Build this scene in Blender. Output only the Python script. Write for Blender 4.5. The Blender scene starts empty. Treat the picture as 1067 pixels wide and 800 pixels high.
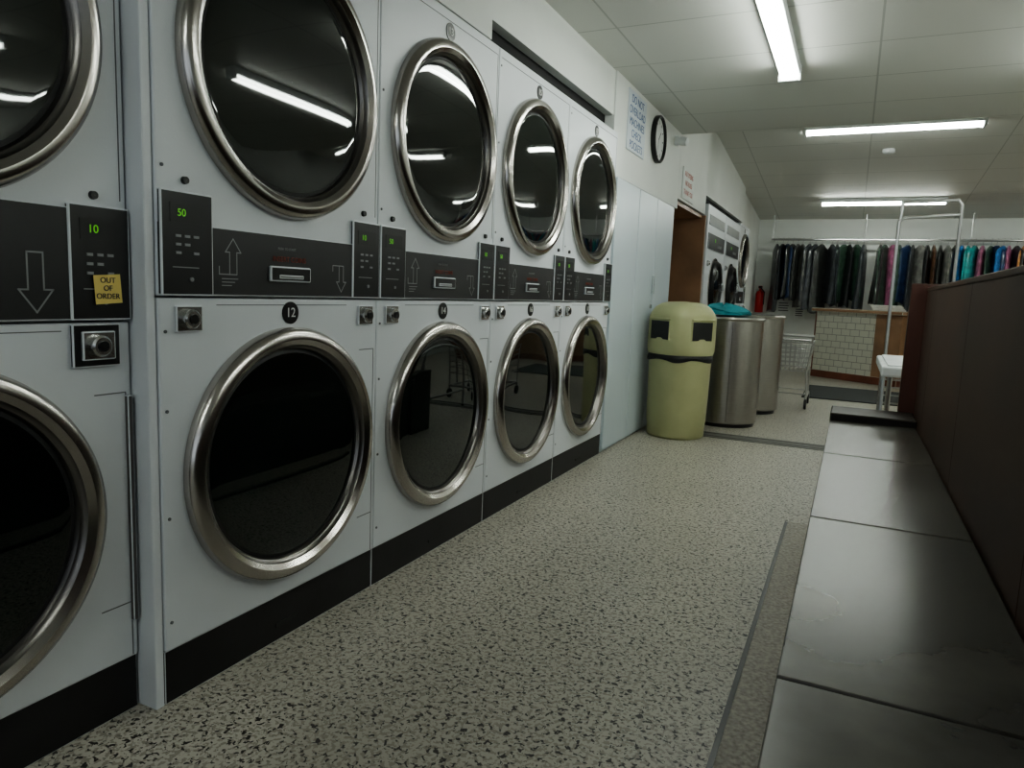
import bpy, bmesh, math, random
from mathutils import Vector, Matrix
random.seed(7)
S = bpy.context.scene
COL = S.collection

# ------------------------------------------------------------------ materials
def new_mat(name):
    m = bpy.data.materials.new(name); m.use_nodes = True
    nt = m.node_tree; b = nt.nodes['Principled BSDF']
    return m, nt, b
def pmat(name, col, rough=.5, metal=0., var=.08, nscale=6., bump=0., bscale=60., coat=0., ior=1.5, emis=None, es=0.):
    m, nt, b = new_mat(name)
    N = nt.nodes; L = nt.links
    tc = N.new('ShaderNodeTexCoord')
    n = N.new('ShaderNodeTexNoise'); n.inputs['Scale'].default_value = nscale; n.inputs['Detail'].default_value = 4
    L.new(tc.outputs['Object'], n.inputs['Vector'])
    r = N.new('ShaderNodeValToRGB')
    c0 = [max(0, c*(1-var)) for c in col]; c1 = [min(1, c*(1+var)) for c in col]
    r.color_ramp.elements[0].color = (*c0, 1); r.color_ramp.elements[1].color = (*c1, 1)
    r.color_ramp.elements[0].position = .3; r.color_ramp.elements[1].position = .7
    L.new(n.outputs['Fac'], r.inputs['Fac']); L.new(r.outputs['Color'], b.inputs['Base Color'])
    b.inputs['Roughness'].default_value = rough; b.inputs['Metallic'].default_value = metal
    b.inputs['IOR'].default_value = ior; b.inputs['Coat Weight'].default_value = coat
    if bump > 0:
        n2 = N.new('ShaderNodeTexNoise'); n2.inputs['Scale'].default_value = bscale; n2.inputs['Detail'].default_value = 3
        L.new(tc.outputs['Object'], n2.inputs['Vector'])
        bp = N.new('ShaderNodeBump'); bp.inputs['Strength'].default_value = bump; bp.inputs['Distance'].default_value = .002
        L.new(n2.outputs['Fac'], bp.inputs['Height']); L.new(bp.outputs['Normal'], b.inputs['Normal'])
    if emis:
        b.inputs['Emission Color'].default_value = (*emis, 1); b.inputs['Emission Strength'].default_value = es
    return m

M = {}
M['white'] = pmat('enamel_white', (.71, .74, .77), .38, var=.03, nscale=2, bump=.12, bscale=180)
M['white2'] = pmat('cabinet_white', (.56, .63, .67), .35, var=.03, nscale=2)
M['wall'] = pmat('wall_paint', (.72, .74, .71), .6, var=.04, nscale=2, bump=.1, bscale=80)
M['black'] = pmat('black_plastic', (.012, .012, .013), .32, var=.2)
M['shadow'] = pmat('painted_gap_shade', (.006, .006, .006), .8, var=.2)  # near-black colour paints the shade inside the gaps above the machines
M['panel'] = pmat('panel_black', (.014, .014, .015), .42, var=.15, bump=.1, bscale=300)
M['plinth'] = pmat('plinth_black', (.010, .009, .010), .5, var=.3, bump=.2)
M['steel'] = pmat('chrome_rim', (.47, .445, .42), .22, 1., var=.12, nscale=3)
M['steel_in'] = pmat('steel_inner', (.18, .17, .16), .3, 1., var=.15)
M['glass'] = pmat('door_glass', (.006, .009, .008), .025, var=.5, nscale=4, ior=1.7)
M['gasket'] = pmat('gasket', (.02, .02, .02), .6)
M['seam'] = pmat('seam_dark', (.12, .13, .14), .6)
M['icon'] = pmat('icon_gray', (.26, .27, .27), .5)
M['red'] = pmat('red_print', (.22, .04, .02), .5)
M['redtext'] = pmat('red_sign_print', (.45, .05, .03), .5)
M['green_led'] = pmat('green_led', (.1, .4, .05), .5, emis=(.3, 1., .05), es=.25)
M['yellow'] = pmat('sticky_note', (.75, .60, .20), .7, var=.05)
M['ink'] = pmat('ink', (.02, .02, .03), .6)
M['lock'] = pmat('lock_steel', (.55, .55, .54), .25, 1.)
M['bin'] = pmat('bin_green', (.385, .39, .215), .42, var=.06, bump=.08)
M['bag'] = pmat('bin_bag', (.010, .010, .010), .5)
M['teal'] = pmat('teal_cloth', (.03, .26, .30), .8, var=.25, bump=.5, bscale=30)
M['wood'] = pmat('brown_wood', (.30, .175, .10), .45, var=.25, nscale=3)
M['redwood'] = pmat('red_wood', (.17, .06, .035), .4, var=.3, nscale=3)
M['part'] = pmat('partition_laminate', (.050, .021, .011), .52, var=.35, nscale=2)
M['endp'] = pmat('end_panel_wood', (.085, .030, .018), .38, var=.25, nscale=3)
M['bench_side'] = pmat('bench_side', (.02, .015, .012), .5)
M['curb'] = pmat('curb_stone', (.32, .295, .25), .55, var=.4, nscale=90)
M['mat'] = pmat('door_mat_rubber', (.03, .035, .035), .8)
M['band'] = pmat('floor_band', (.12, .12, .11), .5)
M['plast'] = pmat('white_plastic', (.75, .78, .78), .4)
M['paper'] = pmat('paper', (.75, .77, .75), .7)
M['bpaper'] = pmat('pale_blue_sign', (.62, .67, .71), .6)
M['blue'] = pmat('blue_print', (.04, .09, .26), .6)
M['wire'] = pmat('wire_chrome', (.5, .5, .5), .3, 1.)
M['exred'] = pmat('extinguisher_red', (.5, .02, .02), .3)
M['frame'] = pmat('window_frame', (.25, .26, .26), .4, .6)
M['tube'] = pmat('tube_glow', (1, 1, 1), .5, emis=(.94, 1., .92), es=40.)

# brushed stainless
m, nt, b = new_mat('brushed_steel'); N = nt.nodes; L = nt.links
tc = N.new('ShaderNodeTexCoord'); mp = N.new('ShaderNodeMapping'); mp.inputs['Scale'].default_value = (3, 3, 120)
n = N.new('ShaderNodeTexNoise'); n.inputs['Scale'].default_value = 4
L.new(tc.outputs['Object'], mp.inputs[0]); L.new(mp.outputs[0], n.inputs['Vector'])
r = N.new('ShaderNodeValToRGB'); r.color_ramp.elements[0].color = (.36, .34, .31, 1); r.color_ramp.elements[1].color = (.5, .48, .45, 1)
L.new(n.outputs['Fac'], r.inputs['Fac']); L.new(r.outputs[0], b.inputs['Base Color'])
b.inputs['Metallic'].default_value = 1; b.inputs['Roughness'].default_value = .32
M['brushed'] = m

# speckled floor
m, nt, b = new_mat('speckled_vinyl'); N = nt.nodes; L = nt.links
tc = N.new('ShaderNodeTexCoord')
def noise(scale, det=2, rough=.5, dist=0.):
    q = N.new('ShaderNodeTexNoise'); q.inputs['Scale'].default_value = scale; q.inputs['Detail'].default_value = det
    q.inputs['Roughness'].default_value = rough; q.inputs['Distortion'].default_value = dist
    L.new(tc.outputs['Object'], q.inputs['Vector']); return q
def ramp(src, p0, c0, p1, c1):
    q = N.new('ShaderNodeValToRGB'); q.color_ramp.elements[0].position = p0; q.color_ramp.elements[0].color = (*c0, 1)
    q.color_ramp.elements[1].position = p1; q.color_ramp.elements[1].color = (*c1, 1)
    L.new(src, q.inputs['Fac']); return q
def mixc(fac, a, bb):
    q = N.new('ShaderNodeMix'); q.data_type = 'RGBA'
    L.new(fac, q.inputs[0])
    if isinstance(a, tuple): q.inputs[6].default_value = (*a, 1)
    else: L.new(a, q.inputs[6])
    if isinstance(bb, tuple): q.inputs[7].default_value = (*bb, 1)
    else: L.new(bb, q.inputs[7])
    return q
base = ramp(noise(1.2, 3).outputs['Fac'], .3, (.46, .44, .38), .7, (.54, .52, .45))
lt = ramp(noise(84, 2, .5, .3).outputs['Fac'], .50, (0, 0, 0), .56, (1, 1, 1))
c1 = mixc(lt.outputs[0], base.outputs[0], (.32, .295, .245))
dk = ramp(noise(76, 2, .55, .6).outputs['Fac'], .58, (0, 0, 0), .615, (1, 1, 1))
c2 = mixc(dk.outputs[0], c1.outputs[2], (.04, .037, .033))
L.new(c2.outputs[2], b.inputs['Base Color']); b.inputs['Roughness'].default_value = .40
M['floor'] = m

# ceiling panels / tiles
def brick(name, c, mc, w, h, mort, rough=.6, xz=False, offset=0.):
    m, nt, b = new_mat(name); N = nt.nodes; L = nt.links
    tc = N.new('ShaderNodeTexCoord'); vec = tc.outputs['Object']
    if xz:
        sp = N.new('ShaderNodeSeparateXYZ'); cb = N.new('ShaderNodeCombineXYZ')
        L.new(vec, sp.inputs[0]); L.new(sp.outputs[0], cb.inputs[0]); L.new(sp.outputs[2], cb.inputs[1]); vec = cb.outputs[0]
    br = N.new('ShaderNodeTexBrick'); L.new(vec, br.inputs['Vector'])
    br.inputs['Color1'].default_value = (*c, 1); br.inputs['Color2'].default_value = (*[v*.97 for v in c], 1)
    br.inputs['Mortar'].default_value = (*mc, 1); br.inputs['Scale'].default_value = 1
    br.inputs['Mortar Size'].default_value = mort; br.inputs['Brick Width'].default_value = w; br.inputs['Row Height'].default_value = h
    br.inputs['Mortar Smooth'].default_value = .3
    br.offset = offset; br.squash = 1
    L.new(br.outputs['Color'], b.inputs['Base Color']); b.inputs['Roughness'].default_value = rough
    return m
M['ceil'] = brick('ceiling_panels', (.72, .73, .69), (.50, .51, .48), 1.2, .6, .006)
M['tile'] = brick('wall_tiles', (.64, .64, .55), (.28, .28, .25), .13, .085, .004, .25, True, .5)
M['benchtop'] = pmat('bench_slab', (.058, .053, .042), .27, var=.35, nscale=5, bump=.12, bscale=25)

# ------------------------------------------------------------------ builder
class B:
    def __init__(s, name):
        s.name = name; s.bm = bmesh.new(); s.mats = []
    def mi(s, k):
        m = M[k]
        if m not in s.mats: s.mats.append(m)
        return s.mats.index(m)
    def box(s, x0, x1, y0, y1, z0, z1, k, bev=0., seg=2, rot=None):
        mat = Matrix.Translation(((x0+x1)/2, (y0+y1)/2, (z0+z1)/2))
        if rot is not None: mat = mat @ rot
        mat = mat @ Matrix.Diagonal((abs(x1-x0), abs(y1-y0), abs(z1-z0), 1))
        r = bmesh.ops.create_cube(s.bm, size=1, matrix=mat)
        fs = {f for v in r['verts'] for f in v.link_faces}; i = s.mi(k)
        for f in fs: f.material_index = i
        if bev > 0:
            es = list({e for v in r['verts'] for e in v.link_edges})
            bmesh.ops.bevel(s.bm, geom=es, offset=bev, segments=seg, affect='EDGES', profile=.5)
    def poly(s, pts, k):
        f = s.bm.faces.new([s.bm.verts.new(p) for p in pts]); f.material_index = s.mi(k)
    def loft(s, rings, k, cap=True, smooth=True):
        i = s.mi(k); vr = [[s.bm.verts.new(p) for p in r] for r in rings]; n = len(rings[0])
        for a, c in zip(vr[:-1], vr[1:]):
            for j in range(n):
                f = s.bm.faces.new((a[j], a[(j+1) % n], c[(j+1) % n], c[j])); f.material_index = i; f.smooth = smooth
        if cap:
            for q in (vr[0], vr[-1]):
                f = s.bm.faces.new(q); f.material_index = i
    def lathe(s, prof, c, ax, k, seg=64, cap=False):
        a = Vector(ax).normalized(); u = a.orthogonal().normalized(); v = a.cross(u); c = Vector(c)
        rings = [[c + a*h + (u*math.cos(2*math.pi*j/seg) + v*math.sin(2*math.pi*j/seg))*max(r, .0004) for j in range(seg)] for r, h in prof]
        s.loft(rings, k, cap)
    def tube(s, p, q, r, k, seg=10):
        p = Vector(p); q = Vector(q); d = q-p
        s.lathe([(r, 0), (r, d.length)], p, d, k, seg, True)
    def path(s, pts, r, k, seg=10):
        for p, q in zip(pts[:-1], pts[1:]): s.tube(p, q, r, k, seg)
        for p in pts[1:-1]:
            g = bmesh.ops.create_uvsphere(s.bm, u_segments=seg, v_segments=6, radius=r, matrix=Matrix.Translation(p))
            for f in {f for v in g['verts'] for f in v.link_faces}: f.material_index = s.mi(k); f.smooth = True
    def text(s, body, size, loc, k, mat3=None, align='CENTER'):
        cu = bpy.data.curves.new('t', 'FONT'); cu.body = body; cu.size = size; cu.align_x = align; cu.align_y = 'CENTER'
        cu.extrude = .0004
        ob = bpy.data.objects.new('t', cu); COL.objects.link(ob)
        dg = bpy.context.evaluated_depsgraph_get(); me = bpy.data.meshes.new_from_object(ob.evaluated_get(dg))
        R = mat3 if mat3 is not None else Matrix(((0, 0, 1), (1, 0, 0), (0, 1, 0)))
        i = s.mi(k)
        for v in me.vertices:
            v.co = Vector(loc) + R @ v.co
        vs = [s.bm.verts.new(v.co) for v in me.vertices]
        for p in me.polygons:
            try:
                f = s.bm.faces.new([vs[j] for j in p.vertices]); f.material_index = i
            except ValueError: pass
        bpy.data.objects.remove(ob); bpy.data.meshes.remove(me); bpy.data.curves.remove(cu)
    def seg2(s, x, p, q, w, k):
        p = Vector(p); q = Vector(q); d = (q-p).normalized(); nn = Vector((-d.y, d.x))*w/2; e = d*w/2
        s.poly([(x, a.x, a.y) for a in (p-e-nn, q+e-nn, q+e+nn, p-e+nn)], k)
    def done(s, loc=None, rotz=0.):
        bm = s.bm
        bmesh.ops.recalc_face_normals(bm, faces=bm.faces[:])
        for e in bm.edges:
            if len(e.link_faces) == 2 and e.calc_face_angle(0) > .6: e.smooth = False
        me = bpy.data.meshes.new(s.name); bm.to_mesh(me); bm.free()
        for m in s.mats: me.materials.append(m)
        o = bpy.data.objects.new(s.name, me); COL.objects.link(o)
        if loc: o.location = loc
        o.rotation_euler.z = rotz
        return o

# ------------------------------------------------------------------ room shell
XL, XR, YB, YF = -2.2, 4.2, 12.3, -3.0
ZC = 2.33
def zc(y): return 2.73-(y-7.8)*.0933
b = B('floor'); b.box(XL-.1, XR+.1, YF-.1, YB+.1, -.1, 0, 'floor'); b.done()
b = B('wall_left'); b.box(XL-.1, XL, YF, YB, 0, 3.0, 'wall'); b.done()
b = B('wall_right'); b.box(XR, XR+.1, YF, YB, 0, 3.0, 'wall'); b.done()
b = B('wall_back'); b.box(XL-.1, XR+.1, YB, YB+.1, 0, 3.0, 'wall'); b.done()
b = B('wall_front')
b.box(XL, XR, YF-.1, YF, 0, .5, 'wall'); b.box(XL, XR, YF-.1, YF, 2.2, 2.45, 'wall')
for x0, x1 in ((XL, -1.2), (.9, 1.1), (3.4, XR)): b.box(x0, x1, YF-.1, YF, .5, 2.2, 'wall')
b.done()
for i, (x0, x1) in enumerate(((-1.2, .9), (1.1, 3.4))):
    b = B('window_%d' % (i+1))
    for q in ((x0, x0+.05, .5, 2.2), (x1-.05, x1, .5, 2.2), (x0+.05, x1-.05, .5, .55), (x0+.05, x1-.05, 2.15, 2.2), ((x0+x1)/2-.02, (x0+x1)/2+.02, .55, 2.15)):
        b.box(q[0], q[1], YF-.08, YF-.02, q[2], q[3], 'frame')
    b.done()
b = B('ceiling'); b.box(XL, XR, YF-.1, 6.03, ZC, ZC+.08, 'ceil')
b.box(XL, XR, 5.98, 6.03, ZC+.08, 2.93, 'wall'); b.done()
b = B('ceiling')
y0, y1 = 6.03, YB
pts = [(XL, y0, zc(y0)), (XR, y0, zc(y0)), (XR, y1, zc(y1)), (XL, y1, zc(y1))]
b.loft([pts, [(p[0], p[1], p[2]+.08) for p in pts]], 'ceil', smooth=False); b.done()
# bulkheads above the machines
b = B('wall_bulkhead')
b.box(XL, -1.41, YF, 2.66, 1.998, ZC, 'wall'); b.box(XL, -1.41, 2.66, 4.25, 2.075, ZC, 'wall'); b.box(XL, -1.40, 4.25, 6.03, 1.735, ZC, 'wall')
def prism(x, ya, yb, za, zb_=None):
    zz = za if zb_ is None else zb_
    P = [(ya, za), (yb, zz), (yb, zc(yb)-.001), (ya, zc(ya)-.001)]
    b.loft([[(XL, p[0], p[1]) for p in P], [(x, p[0], p[1]) for p in P]], 'wall', smooth=False)
prism(-1.40, 6.032, 7.22, 1.82); prism(-1.46, 7.22, 10.2, 2.05); prism(-1.50, 10.2, YB, 0)
b.done()
b = B('gap_shade_strip_1'); b.box(-1.55, -1.46, 2.665, 4.245, 1.975, 2.0745, 'shadow'); b.done()  # added dark strip, paints the shadow gap between dryer tops and bulkhead
b = B('gap_shade_strip_2'); b.box(-1.60, -1.50, 7.23, 10.19, 1.975, 2.0495, 'shadow'); b.done()  # same painted gap shade over the far machines
b = B('trim_1'); b.box(-1.0, 2.6, 5.25, 5.29, 0, .004, 'band'); b.box(-1.0, 2.6, 5.31, 5.40, 0, .004, 'band'); b.box(-1.0, 2.6, 5.42, 5.45, 0, .004, 'band'); b.done()

# ------------------------------------------------------------------ dryers
def arrow(b, x, yc, zc_, h, up=True, hook=0, k='icon', w=.0026):
    s = 1 if up else -1; a = h/2; hw = h*.28; sw = h*.13; hd = h*.38
    P = [(-sw, -a), (-sw, a-hd), (-hw, a-hd), (0, a), (hw, a-hd), (sw, a-hd), (sw, -a)]
    P = [(yc+p[0], zc_+p[1]*s) for p in P]
    if hook: P = P + [(yc+hook*h*.5, zc_-a*s), (yc+hook*h*.5, zc_-(a-2*sw*.8)*s)]
    else: P = P + [P[0]]
    for p, q in zip(P[:-1], P[1:]): b.seg2(x, p, q, w, k)

def door(b, x, yc, zc_, R):
    b.lathe([(R, -.002), (R, .014), (R-.006, .028), (R-.018, .036), (R-.032, .036), (R-.046, .026)], (x, yc, zc_), (1, 0, 0), 'steel', 96)
    b.lathe([(R-.046, .026), (R-.050, .018), (R-.056, .014), (R-.060, .004)], (x, yc, zc_), (1, 0, 0), 'steel_in', 96)
    b.lathe([(R-.060, .004), (R-.070, .006)], (x, yc, zc_), (1, 0, 0), 'gasket', 96)
    g = R-.070
    b.lathe([(g, .006)] + [(g*math.cos(t*math.pi/16), .006+.0025*math.sin(t*math.pi/16)) for t in range(1, 8)] + [(0, .0085)], (x, yc, zc_), (1, 0, 0), 'glass', 96)

def ctrl_box(b, x, y0, y1, z0, z1, led, flip=False):
    b.box(x, x+.012, y0, y1, z0, z1, 'black', .004)
    xx = x+.0125; yc = (y0+y1)/2; w = y1-y0; h = z1-z0
    b.box(xx-.001, xx+.0005, yc-w*.33, yc+w*.33, z1-h*.30, z1-h*.12, 'gasket')
    b.text(led, h*.10, (xx+.001, yc-w*.12, z1-h*.21), 'green_led')
    for r in range(3):
        for c in range(3):
            if (r+c) % 4 == 3: continue
            b.box(xx, xx+.002, yc-w*.24+c*w*.17, yc-w*.24+c*w*.17+w*.10, z1-h*(.44+r*.08), z1-h*(.415+r*.08), 'icon')
    b.box(xx, xx+.0005, yc-w*.3, yc+w*.2, z1-h*.73, z1-h*.72, 'icon')
    b.lathe([(.005, 0), (.005, .003), (0, .003)], (xx, yc+w*.05, z0+h*.16), (1, 0, 0), 'icon', 16)

def coin(b, x, yc, zc_, black=False):
    if black: b.box(x, x+.01, yc-.052, yc+.052, zc_-.045, zc_+.045, 'black', .003)
    xx = x+(.01 if black else 0)
    b.box(xx, xx+.008, yc-.036, yc+.036, zc_-.03, zc_+.03, 'lock', .003)
    b.lathe([(.022, 0), (.022, .014), (.018, .018), (.0, .018)], (xx+.008, yc-.004, zc_), (1, 0, 0), 'lock', 24)
    b.lathe([(.011, 0), (.011, .003), (.0, .003)], (xx+.026, yc-.004, zc_), (1, 0, 0), 'black', 16)

def dryer(y0, xf, dz, num, unum, left_kind=False):
    W = .793; y1 = y0+W; yc = (y0+y1)/2
    b = B('stacked_dryer')
    ztop = 1.966
    b.box(xf-.74, xf, y0+.0015, y1-.0015, .132, .955+dz, 'white', .004)
    b.box(xf-.74, xf, y0+.0015, y1-.0015, .959+dz, ztop, 'white', .004)
    b.box(xf-.70, xf-.006, y0+.002, y1-.002, 0, .131, 'plinth', .002)
    b.box(xf-.006, xf-.003, yc-.04, yc+.04, .04, .052, 'gasket')
    # middle black strip + control boxes
    ztm = (1.12 if not left_kind else 1.185)+dz
    b.box(xf, xf+.008, y0+.003, y1-.003, .962+dz, ztm, 'panel', .002)
    ctrl_box(b, xf+.0, y0+.003, y0+.143, .960+dz, (1.19 if not left_kind else 1.195)+dz, '50')
    ctrl_box(b, xf+.0, y1-.135, y1-.003, .960+dz, (1.19 if not left_kind else 1.195)+dz, '10')
    arrow(b, xf+.0086, y0+.205, 1.055+dz, .085 if not left_kind else .1, True, -1)
    if left_kind: arrow(b, xf+.0086, y1-.20, 1.035+dz, .115, False, 0, w=.0035)
    else: arrow(b, xf+.0086, y1-.185, 1.015+dz, .075, False, -1)
    for i in range(3): b.box(xf+.008, xf+.0085, y0+.17, y0+.2+.01*i, .985+dz+i*.008, .987+dz+i*.008, 'icon')
    b.box(xf+.006, xf+.016, yc-.075, yc+.075, 1.0+dz, 1.04+dz, 'black', .004)
    b.box(xf+.012, xf+.0175, yc-.045, yc+.045, 1.008+dz, 1.018+dz, 'icon', .002)
    b.text('INSERT COINS', .019, (xf+.0088, yc, 1.058+dz), 'red')
    b.text('PUSH TO START', .009, (xf+.0088, yc-.01, 1.085+dz), 'icon')
    # doors
    R = .347
    if left_kind:
        door(b, xf, yc-.018, .505, .335); door(b, xf, yc-.004, 1.460, .344)
    else:
        door(b, xf, yc+.008, .533, R); door(b, xf, yc+.008, 1.512, R)
    # coin boxes
    coin(b, xf, y0+.078, .908+dz, left_kind); coin(b, xf, y1-(.082 if left_kind else .063), .908+dz, left_kind)
    # badges
    zb = .918+dz
    for z, t in ((zb, num), (1.895, unum)):
        b.lathe([(.03, 0), (.03, .003), (0, .003)], (xf, yc+.01, z), (1, 0, 0), 'black', 24)
        b.text(t, .036, (xf+.0036, yc+.01, z), 'paper')
    # seams
    def sm(ya, yb, za, zb_): b.box(xf-.001, xf+.0006, ya, yb, za, zb_, 'seam')
    sm(y1-.016, y1-.0135, .135, .80+dz); sm(yc+.31, y1-.014, .80+dz, .8025+dz); sm(yc+.31, y1-.014, .262, .2645)
    sm(y1-.016, y1-.0135, 1.21+dz, 1.93); sm(y0+.02, y1-.014, 1.93, 1.9325); sm(y0+.16, y1-.15, .938+dz, .94+dz)
    for z in (.2, .45, .7, .88+dz, 1.24, 1.6, 1.9):
        b.lathe([(.004, 0), (.004, .002), (0, .002)], (xf, y0+.018, z), (1, 0, 0), 'seam', 10)
    b.lathe([(.009, 0), (.008, .008), (0, .008)], (xf, y0+.075, 1.215+dz), (1, 0, 0), 'black', 12)
    b.lathe([(.009, 0), (.008, .008), (0, .008)], (xf, y1-.075, 1.215+dz), (1, 0, 0), 'black', 12)
    if left_kind:
        b.box(xf, xf+.012, y1-.018, y1-.006, .22, .74, 'steel_in', .002)
        b.lathe([(.008, 0), (.008, .002), (0, .002)], (xf, yc+.06, .20-.04), (1, 0, 0), 'redtext', 12)
    return b.done()

Y0 = 1.072
for i, (n, u) in enumerate((('12', '11'), ('14', '13'), ('16', '15'), ('18', '17'))):
    dryer(Y0+i*.793, -1.37, 0, n, u)
dryer(1.045-.793, -1.425, -.055, '10', '9', True)
dryer(1.045-2*.793-.002, -1.425, -.055, '8', '7', True)
# filler between the two banks
b = B('trim_2'); b.box(-2.1, -1.374, 1.048, 1.0705, 0, 1.966, 'white', .003); b.done()
# sticky note
b = B('sticky_note')
Rz = Matrix.Rotation(math.radians(4), 4, 'X')
b.box(-1.4095, -1.4085, .957, 1.016, .940, 1.0, 'yellow', rot=Rz)
for i, t in enumerate(('OUT', 'OF', 'ORDER')): b.text(t, .016, (-1.408, .986, .988-i*.0165), 'ink')
b.done()

# white utility cabinet
b = B('utility_cabinet')
b.box(-2.1, -1.385, 4.255, 5.80, 0, 1.725, 'white2')
b.box(-1.385, -1.365, 4.27, 4.78, .02, 1.715, 'white2', .004)
b.box(-1.385, -1.365, 4.79, 5.26, .02, 1.715, 'white2', .004)
b.box(-1.385, -1.365, 5.27, 5.79, .02, 1.715, 'white2', .004)
b.box(-1.365, -1.345, 5.21, 5.235, 1.02, 1.16, 'lock', .005)
b.lathe([(.015, 0), (.015, .012), (0, .012)], (-1.365, 5.22, .93), (1, 0, 0), 'lock', 16)
b.done()
# brown alcove
b = B('alcove_shelving')
b.box(-2.18, -1.385, 7.19, 7.22, 0, 1.81, 'wood'); b.box(-2.18, -2.15, 5.81, 7.19, 0, 1.81, 'wood')
b.box(-2.15, -1.42, 5.81, 7.19, 1.78, 1.81, 'wood'); b.box(-2.15, -1.42, 5.81, 7.19, .86, .89, 'wood')
b.done()

# far machines
def washer(y0, W, num):
    b = B('front_load_washer'); xf = -1.37; y1 = y0+W; yc = (y0+y1)/2
    b.box(xf-.74, xf, y0+.004, y1-.004, .10, 1.93, 'white', .006)
    b.box(xf-.7, xf-.01, y0+.01, y1-.01, 0, .10, 'plinth')
    b.box(xf, xf+.01, y0+.06, y1-.06, 1.50, 1.66, 'panel', .003)
    b.text('88', .05, (xf+.011, yc-.1, 1.60), 'green_led')
    for j in range(5): b.box(xf+.01, xf+.014, yc+.02+j*.05, yc+.05+j*.05, 1.54, 1.57, 'icon')
    b.box(xf, xf+.006, y0+.08, y1-.08, 1.74, 1.84, 'icon', .002)
    R = .27; c = (xf, yc, 1.13)
    b.lathe([(R, 0), (R, .03), (R-.02, .055), (R-.05, .05), (R-.06, .02)], c, (1, 0, 0), 'black', 64)
    b.lathe([(R+.03, 0), (R+.03, .01), (R, .012)], c, (1, 0, 0), 'steel', 64)
    b.lathe([(R-.06, .02), (R-.12, .05), (0, .065)], c, (1, 0, 0), 'glass', 64)
    b.box(xf+.03, xf+.07, yc+R-.05, yc+R-.01, 1.09, 1.17, 'lock', .006)
    coin(b, xf, y0+.12, 1.36)
    b.done()
washer(7.25, 1.06, '4'); washer(8.32, 1.06, '5')
dryer(9.395, -1.37, 0, '6', '5')

# ------------------------------------------------------------------ signs, clock
b = B('wall_sign')
b.box(-1.40, -1.393, 4.50, 4.91, 1.93, 2.30, 'bpaper', .002)
for i, t in enumerate(('DO NOT', 'OVERLOAD', 'MACHINES', 'CHECK', 'POCKETS')): b.text(t, .070, (-1.3925, 4.705, 2.25-i*.07), 'blue')
b.done()
b = B('wall_clock')
c = (-1.40, 5.24, 2.13)
b.lathe([(.165, 0), (.165, .03), (.157, .036), (.150, .032), (.148, .015)], c, (1, 0, 0), 'black', 48)
b.lathe([(.148, .015), (0, .015)], c, (1, 0, 0), 'paper', 48)
for h in range(12):
    a = h*math.pi/6
    b.seg2(-1.384, (5.24+.11*math.sin(a), 2.13+.11*math.cos(a)), (5.24+.128*math.sin(a), 2.13+.128*math.cos(a)), .008, 'ink')
b.seg2(-1.383, (5.24, 2.13), (5.24+.05, 2.13+.055), .01, 'ink'); b.seg2(-1.383, (5.24, 2.13), (5.24-.03, 2.13-.105), .007, 'ink')
b.done()
b = B('notice_sign')
b.box(-1.40, -1.392, 6.14, 6.60, 1.84, 2.10, 'paper', .002)
for i, t in enumerate(('NO DYEING', 'NO RUGS', 'THANK YOU')): b.text(t, .06, (-1.3915, 6.37, 2.05-i*.075), 'redtext')
b.done()
b = B('security_sensor')
b.box(-1.40, -1.37, 5.78, 5.84, 2.20, 2.27, 'plast', .006)
b.lathe([(.03, 0), (.035, .03), (.03, .07), (0, .075)], (-1.37, 5.81, 2.235), (1, -.2, -.2), 'plast', 24, True)
b.done()
b = B('smoke_alarm')
zz = zc(8.7); b.lathe([(.06, 0), (.06, -.03), (.045, -.045), (0, -.045)], (.18, 8.7, zz+.002), (0, 0, 1), 'plast', 32); b.done()
# small notices on the back wall
for (nx, nz, nw, nh) in ((-1.12, .80, .20, .26), (-.86, .74, .16, .22), (-1.22, 1.32, .10, .14)):
    b = B('paper_notice'); b.box(nx, nx+nw, YB-.008, YB-.001, nz, nz+nh, 'paper', .001)
    for j in range(4): b.box(nx+.02, nx+nw-.03-.01*(j % 2), YB-.010, YB-.008, nz+nh*(.25+.15*j), nz+nh*(.25+.15*j)+.012, 'ink')
    b.done()

# ------------------------------------------------------------------ fluorescent lights
def fluoro(cx, cy, z, alongY=True, L=1.5, slope=0.):
    b = B('fluorescent_light')
    h = L/2
    def bx(x0, x1, y0, y1, z0, z1, k, bev=0):
        if alongY: b.box(y0, y1, x0, x1, z0, z1, k, bev)
        else: b.box(x0, x1, y0, y1, z0, z1, k, bev)
    bx(-h, h, -.055, .055, -.05, 0, 'plast', .004)
    for s in (-1, 1):
        bx(s*h-.012, s*h+.012, -.06, .06, -.085, -.0, 'plast', .003)
    for o in (-.03, .03):
        if alongY: b.tube((o, -h+.012, -.066), (o, h-.012, -.066), .013, 'tube', 12)
        else: b.tube((-h+.012, o, -.066), (h-.012, o, -.066), .013, 'tube', 12)
    o = b.done(loc=(cx, cy, z)); return o
fluoro(-.45, 3.72, ZC); fluoro(1.0, 4.15, ZC); fluoro(1.75, 1.9, ZC); fluoro(3.3, 3.7, ZC); fluoro(-.45, -1.2, ZC)
for cx, cy in ((.16, 7.8), (.21, 10.95), (2.9, 8.0), (2.9, 10.9)):
    o = fluoro(cx, cy, zc(cy)-.004, False); o.rotation_euler.x = math.atan(-.0933)

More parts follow.
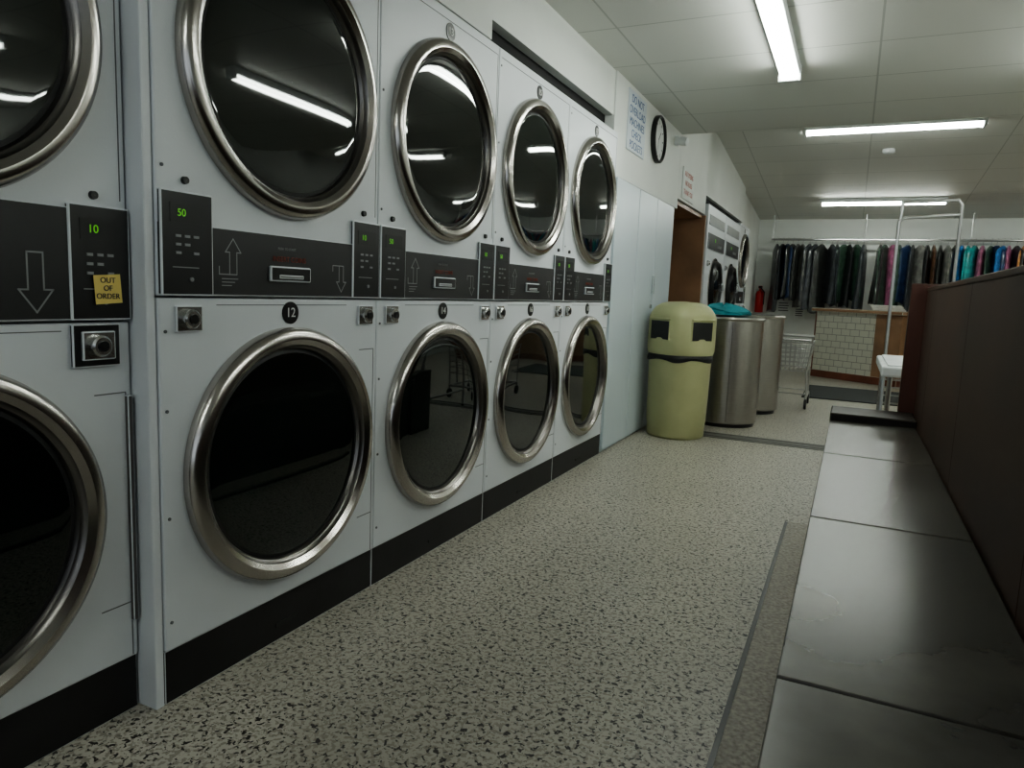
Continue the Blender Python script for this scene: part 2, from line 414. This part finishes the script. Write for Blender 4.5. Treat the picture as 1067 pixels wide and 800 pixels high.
# ------------------------------------------------------------------ bench + partition
PX = .335
b = B('bench')
zt = .415
joints = [-1.71, -.76, .19, 1.14, 2.09, 3.04, 3.95]
for a, c in zip(joints[:-1], joints[1:]):
    b.box(-.057, PX-.005, a+.003, c-.003, zt-.035, zt, 'benchtop', .003)
b.box(-.02, PX-.005, -1.7, 3.95, .0, zt-.035, 'bench_side')
b.box(-.06, PX-.005, 3.955, 4.25, .0, zt+.035, 'bench_side', .006)
b.done()
b = B('partition_screen')
ys = [-1.7, -.6, .5, 1.6, 2.7, 3.8, 4.25]
for a, c in zip(ys[:-1], ys[1:]): b.box(PX, PX+.025, a+.0015, c-.0015, 0, 1.085, 'part', .002)
b.box(PX+.025, PX+.055, -1.7, 4.25, 0, 1.085, 'part')
b.box(PX-.004, PX+.06, -1.7, 4.25, 1.085, 1.105, 'part', .004)
b.box(PX-.075, PX+.07, 4.255, 4.30, 0, 1.125, 'endp', .004)
b.done()
b = B('floor_curb')
b.box(-.18, -.035, -1.7, 3.36, 0, .02, 'curb', .004); b.box(-.194, -.18, -1.7, 3.374, 0, .012, 'black'); b.box(-.18,-.035,3.36,3.374,0,.012,'black'); b.done()

# ------------------------------------------------------------------ bins
def sq(cx, cy, z, r, n=3.2, rot=0., seg=64, wob=0., ph=0.):
    out = []
    for j in range(seg):
        t = 2*math.pi*j/seg; c = math.cos(t); s_ = math.sin(t)
        rr = r/((abs(c)**n+abs(s_)**n)**(1/n)) * (1+wob*math.sin(9*t+ph))
        out.append((cx+rr*math.cos(t+rot), cy+rr*math.sin(t+rot), z+wob*.9*math.sin(5*t+ph)))
    return out
bx, by, rt = -1.105, 5.17, math.radians(55)
b = B('trash_bin')
b.loft([sq(bx, by, z, r, 2.3, rt) for z, r in ((0, .185), (.015, .196), (.10, .199), (.12, .203), (.52, .211), (.56, .214), (.60, .214))], 'bin')
b.loft([sq(bx, by, z, r, 2.3, rt, wob=w, ph=z*30) for z, r, w in ((.562, .219, .014), (.578, .222, .010), (.592, .219, .004), (.60, .214, 0))], 'bag')
b.loft([sq(bx, by, z, r, n_, rt) for z, r, n_ in ((.602, .217, 2.4), (.63, .22, 2.6), (.66, .210, 3.2), (.86, .205, 3.4), (.89, .198, 3.3), (.935, .172, 3.1), (.96, .14, 3), (.972, .10, 3), (.978, .01, 2.5))], 'bin')
for k in range(4):
    a = rt+k*math.pi/2; Rm = Matrix.Rotation(a, 4, 'Z')
    def fb(d0, d1, w, z0, z1, key, bev):
        c = Vector((bx, by, 0)) + Rm @ Vector(((d0+d1)/2, 0, 0))
        b.box(c.x-(d1-d0)/2, c.x+(d1-d0)/2, c.y-w, c.y+w, z0, z1, key, bev, rot=Rm)
    fb(.15, .2085, .100, .70, .845, 'bag', .008)
    fb(.20, .216, .102, .845, .858, 'bin', .004)
b.done()
def drum(cx, cy, R, H, name, cloth=False):
    b = B(name)
    b.lathe([(R-.02, 0), (R-.02, .03)], (cx, cy, 0), (0, 0, 1), 'black', 64, True)
    b.lathe([(R-.008, .03), (R, .04), (R, H-.03), (R+.008, H-.028), (R+.012, H-.015), (R+.006, H-.002), (R-.02, H), (R-.03, H-.01)], (cx, cy, 0), (0, 0, 1), 'brushed', 64)
    b.lathe([(R-.03, H-.01), (R-.08, H+.006), (.0, H+.012)], (cx, cy, 0), (0, 0, 1), 'steel_in', 64)
    b.box(cx+.05, cx+.054, cy-R-.002, cy-R+.03, .05, H-.04, 'steel_in')
    b.lathe([(.012, 0), (.012, .02), (0, .02)], (cx-R*.5, cy-R*.87, .12), (-.5, -.87, 0), 'black', 12)
    b.done()
drum(-.88, 5.95, .25, .87, 'spin_extractor')
drum(-.80, 6.80, .25, .88, 'spin_extractor')
# cloth heap on extractor
b = B('cloth_heap')
rings = []
for i in range(9):
    t = i/8; r = .19*math.cos(t*math.pi/2*.97)+.004
    rings.append([(-.94+r*1.0*math.cos(a)*(1+.12*math.sin(4*a+i)), 5.93+r*math.sin(a)*(1+.1*math.sin(3*a+2*i)), .885+.075*math.sin(t*math.pi/2)*(1+.25*math.sin(3*a+i*.6))) for a in [2*math.pi*j/40 for j in range(40)]])
b.loft(rings, 'teal'); b.done()

# ------------------------------------------------------------------ shopping cart
b = B('shopping_cart')
cx, cy = -.50, 7.45
def ring(z, hx, hy, oy=0): return [(cx-hx, cy-hy+oy, z), (cx+hx, cy-hy+oy, z), (cx+hx, cy+hy+oy, z), (cx-hx, cy+hy+oy, z), (cx-hx, cy-hy+oy, z)]
zs = [.36+i*.045 for i in range(7)]
for i, z in enumerate(zs):
    f = i/6; b.path(ring(z, .15+.03*f, .22+.05*f), .0045 if i < 6 else .009, 'wire', 6)
for i in range(9):
    t = -1+2*i/8
    for s_ in (-1, 1):
        b.tube((cx+t*.15, cy+s_*.22, .36), (cx+t*.18, cy+s_*.27, .63), .004, 'wire', 6)
        b.tube((cx+s_*.15, cy+t*.22, .36), (cx+s_*.18, cy+t*.27, .63), .004, 'wire', 6)
    b.tube((cx+t*.15, cy-.22, .36), (cx+t*.15, cy+.22, .36), .0035, 'wire', 6)
for s_ in (-1, 1):
    b.path([(cx+s_*.18, cy-.27, .63), (cx+s_*.19, cy-.36, .70)], .009, 'wire', 8)
    b.path([(cx+s_*.15, cy-.20, .36), (cx+s_*.17, cy-.22, .12), (cx+s_*.16, cy+.24, .12), (cx+s_*.15, cy+.20, .36)], .010, 'wire', 8)
    for oy in (-.22, .24):
        b.lathe([(.0, -.011), (.045, -.011), (.05, -.006), (.05, .006), (.045, .011), (0, .011)], (cx+s_*.165, cy+oy, .05), (1, 0, 0), 'black', 20)
        b.tube((cx+s_*.165, cy+oy, .06), (cx+s_*.165, cy+oy, .125), .012, 'wire', 8)
b.tube((cx-.2, cy-.36, .70), (cx+.2, cy-.36, .70), .012, 'wire', 10)
b.path(ring(.14, .15, .20), .006, 'wire', 6)
b.done()

# ------------------------------------------------------------------ white folding table, garment trolley
b = B('folding_table')
b.box(.17, .85, 4.45, 5.45, .61, .67, 'plast', .012)
b.box(.20, .82, 4.48, 5.42, .67, .678, 'plast', .003)
for x in (.22, .80):
    b.path([(x, 4.52, .61), (x, 4.56, .015)], .014, 'wire'); b.path([(x, 5.38, .61), (x, 5.34, .015)], .014, 'wire')
    b.tube((x, 4.55, .15), (x, 5.35, .15), .009, 'wire')
    for y in (4.56, 5.34): b.lathe([(.018, 0), (.018, .02)], (x, y, 0), (0, 0, 1), 'black', 12, True)
b.done()
b = B('garment_trolley')
y = 5.85
b.path([(.24, y, .12), (.235, y, 1.60), (.26, y, 1.63), (.60, y, 1.65)], .012, 'wire')
b.path([(.615, y+.05, .12), (.615, y+.05, 1.72), (.59, y+.05, 1.755), (.25, y+.05, 1.745), (.24, y+.05, 1.60)], .012, 'wire')
b.path([(.24, 5.72, .12), (.615, 5.72, .12), (.615, 6.28, .12), (.24, 6.28, .12), (.24, 5.72, .12)], .012, 'wire')
b.tube((.24, 5.72, .12), (.24, 6.28, .12), .012, 'wire')
for i in range(6):
    z = .25+i*.06; b.path([(.24, 5.72, z), (.615, 5.72, z), (.615, 6.28, z), (.24, 6.28, z), (.24, 5.72, z)], .004, 'wire', 6)
for x in (.24, .615):
    for y in (5.72, 6.28):
        b.tube((x, y, .12), (x, y, .56), .008, 'wire')
        b.lathe([(0, -.012), (.045, -.012), (.045, .012), (0, .012)], (x, y, .045), (1, 0, 0), 'black', 20); b.tube((x, y, .05), (x, y, .12), .012, 'wire')
b.done()

# ------------------------------------------------------------------ counter
ang = math.atan2(-.65, 1.0)
e = bpy.data.objects.new('service_counter', None); COL.objects.link(e)
b = B('counter_front')
b.box(0, .86, 0, .5, .10, .90, 'tile'); b.box(.86, 1.2, .0, .5, .10, .90, 'wood'); b.box(-.01, 1.21, -.012, .5, 0, .10, 'redwood', .003)
b.box(-.05, 1.23, -.06, .54, .90, .945, 'wood', .006); b.box(-.012, 0.0, -.01, .5, .1, .9, 'redwood')
o = b.done(loc=(-.45, 10.70, 0), rotz=ang); o.parent = e
b = B('counter_return'); b.box(.62, 3.0, 10.12, 10.6, .1, .90, 'wood'); b.box(.61, 3.0, 10.11, 10.6, 0, .1, 'redwood'); b.box(.58, 3.02, 10.06, 10.64, .9, .944, 'wood', .006)
o = b.done(); o.parent = e
b = B('folded_linen')
for i in range(4): b.box(.22-.01*i, .60-.015*i, 10.28, 10.5, .946+i*.018, .962+i*.018, 'paper', .007)
b.done()
b = B('floor_mat'); b.box(-.42, 1.3, 8.15, 9.4, 0, .012, 'mat', .004); b.done()
b = B('fire_extinguisher')
c = (-1.39, 12.19, .82)
b.lathe([(0, 0), (.06, .005), (.065, .02), (.065, .30), (.05, .34), (.02, .36), (.02, .40)], c, (0, 0, 1), 'exred', 32)
b.box(-1.42, -1.36, 12.15, 12.21, 1.21, 1.25, 'black', .005); b.path([(-1.38, 12.15, 1.22), (-1.32, 12.13, 1.15), (-1.32, 12.14, .95)], .01, 'black')
b.box(-1.43, -1.35, 12.25, 12.30, .95, 1.05, 'black'); b.done()

# ------------------------------------------------------------------ clothes rail
gc = [(.010, .010, .012), (.022, .024, .022), (.03, .06, .04), (.02, .04, .10), (.09, .045, .025), (.14, .14, .13), (.035, .04, .045), (.34, .28, .07), (.26, .03, .04), (.03, .14, .36), (.02, .27, .27), (.36, .34, .32), (.30, .10, .18), (.05, .18, .08), (.32, .14, .05)]
for i, c in enumerate(gc): M['g%d' % i] = pmat('garment_%d' % i, c, .30, var=.55, nscale=14, bump=.7, bscale=18, coat=.5)
b = B('hanging_clothes_rail')
ry, rz = 11.95, 1.97
b.tube((-1.26, ry, rz), (4.1, ry, rz), .016, 'wire')
b.tube((-1.26, ry+.2, rz+.02), (4.1, ry+.2, rz+.02), .010, 'wire')
for x in (-1.24, .05, 1.4, 2.8, 4.0): b.tube((x, ry, rz), (x, ry, zc(ry)), .009, 'wire'); b.tube((x, ry, rz), (x, 12.3, rz), .009, 'wire')
def garment(x, L, w, th, ang, k):
    rings = []; ph = random.random()*6; top = rz-.07
    ca, sa = math.cos(ang), math.sin(ang)
    for t, hw, ht in ((0, .04, .4), (.03, .09, .6), (.07, .17, .8), (.12, .215, .9), (.3, .205, 1.), (.55, .20, 1.05), (.8, .215, 1.15), (1., .225, 1.2)):
        r = []
        for j in range(24):
            a = 2*math.pi*j/24
            ly = hw*w*math.cos(a); lx = th*ht*math.sin(a)*(1+.35*t*math.sin(5*a+ph)) + .02*math.sin(ph+t*3)*t
            r.append((x+lx*ca-ly*sa, ry+lx*sa+ly*ca, top-t*L+.02*t*math.sin(a*3+ph)))
        rings.append(r)
    b.loft(rings, k)
    b.path([(x, ry, top-.01), (x, ry, top+.04), (x+.015, ry, rz+.02), (x, ry, rz+.035)], .003, 'wire', 6)
x = -1.17
gaps = ((-.52, -.43), (.06, .22))
dk_ = [0, 1, 6, 2, 0, 1]
seqA = [5, 1, 7, 0, 3, 2]; seqB = [9, 4, 8, 3, 5, 12]; seqC = [10, 8, 9, 12, 11, 10, 14, 3]
i = 0
while x < 4.0:
    if any(g0 < x < g1 for g0, g1 in gaps): x += .05; continue
    i += 1
    if x < -.5: k = random.choice(dk_) if i % 3 else random.choice(seqA)
    elif x < .3: k = random.choice(dk_)
    elif x < 1.35: k = random.choice(dk_) if i % 2 else random.choice(seqB)
    else: k = random.choice(seqC) if i % 4 else random.choice(dk_)
    L = random.uniform(.80, 1.05)
    garment(x, L, random.uniform(.85, 1.0), random.uniform(.03, .055), random.uniform(-.6, .6), 'g%d' % k)
    x += random.uniform(.065, .10)
b.done()

# ------------------------------------------------------------------ world
w = bpy.data.worlds.new('World'); S.world = w; w.use_nodes = True
bg = w.node_tree.nodes['Background']; bg.inputs[0].default_value = (.80, .90, 1, 1); bg.inputs[1].default_value = 1.1

# ------------------------------------------------------------------ camera
F = 740.
Yc = Vector((356.5, 82, -F)).normalized()
Xc = Vector((1523.5, -159, F)); Xc = (Xc - Yc*Xc.dot(Yc)).normalized()
Zc = Xc.cross(Yc)
R = Matrix((Xc, Yc, Zc))
cam = bpy.data.cameras.new('camera'); co = bpy.data.objects.new('camera', cam); COL.objects.link(co)
co.matrix_world = Matrix.Translation((0, 0, 1.0)) @ R.to_4x4()
cam.sensor_fit = 'HORIZONTAL'; cam.sensor_width = 36; cam.lens = 36*F/1067; cam.clip_start = .02
S.camera = co
S.view_settings.view_transform = 'AgX'
S.view_settings.look = 'AgX - Medium High Contrast'
S.view_settings.exposure = -0.15
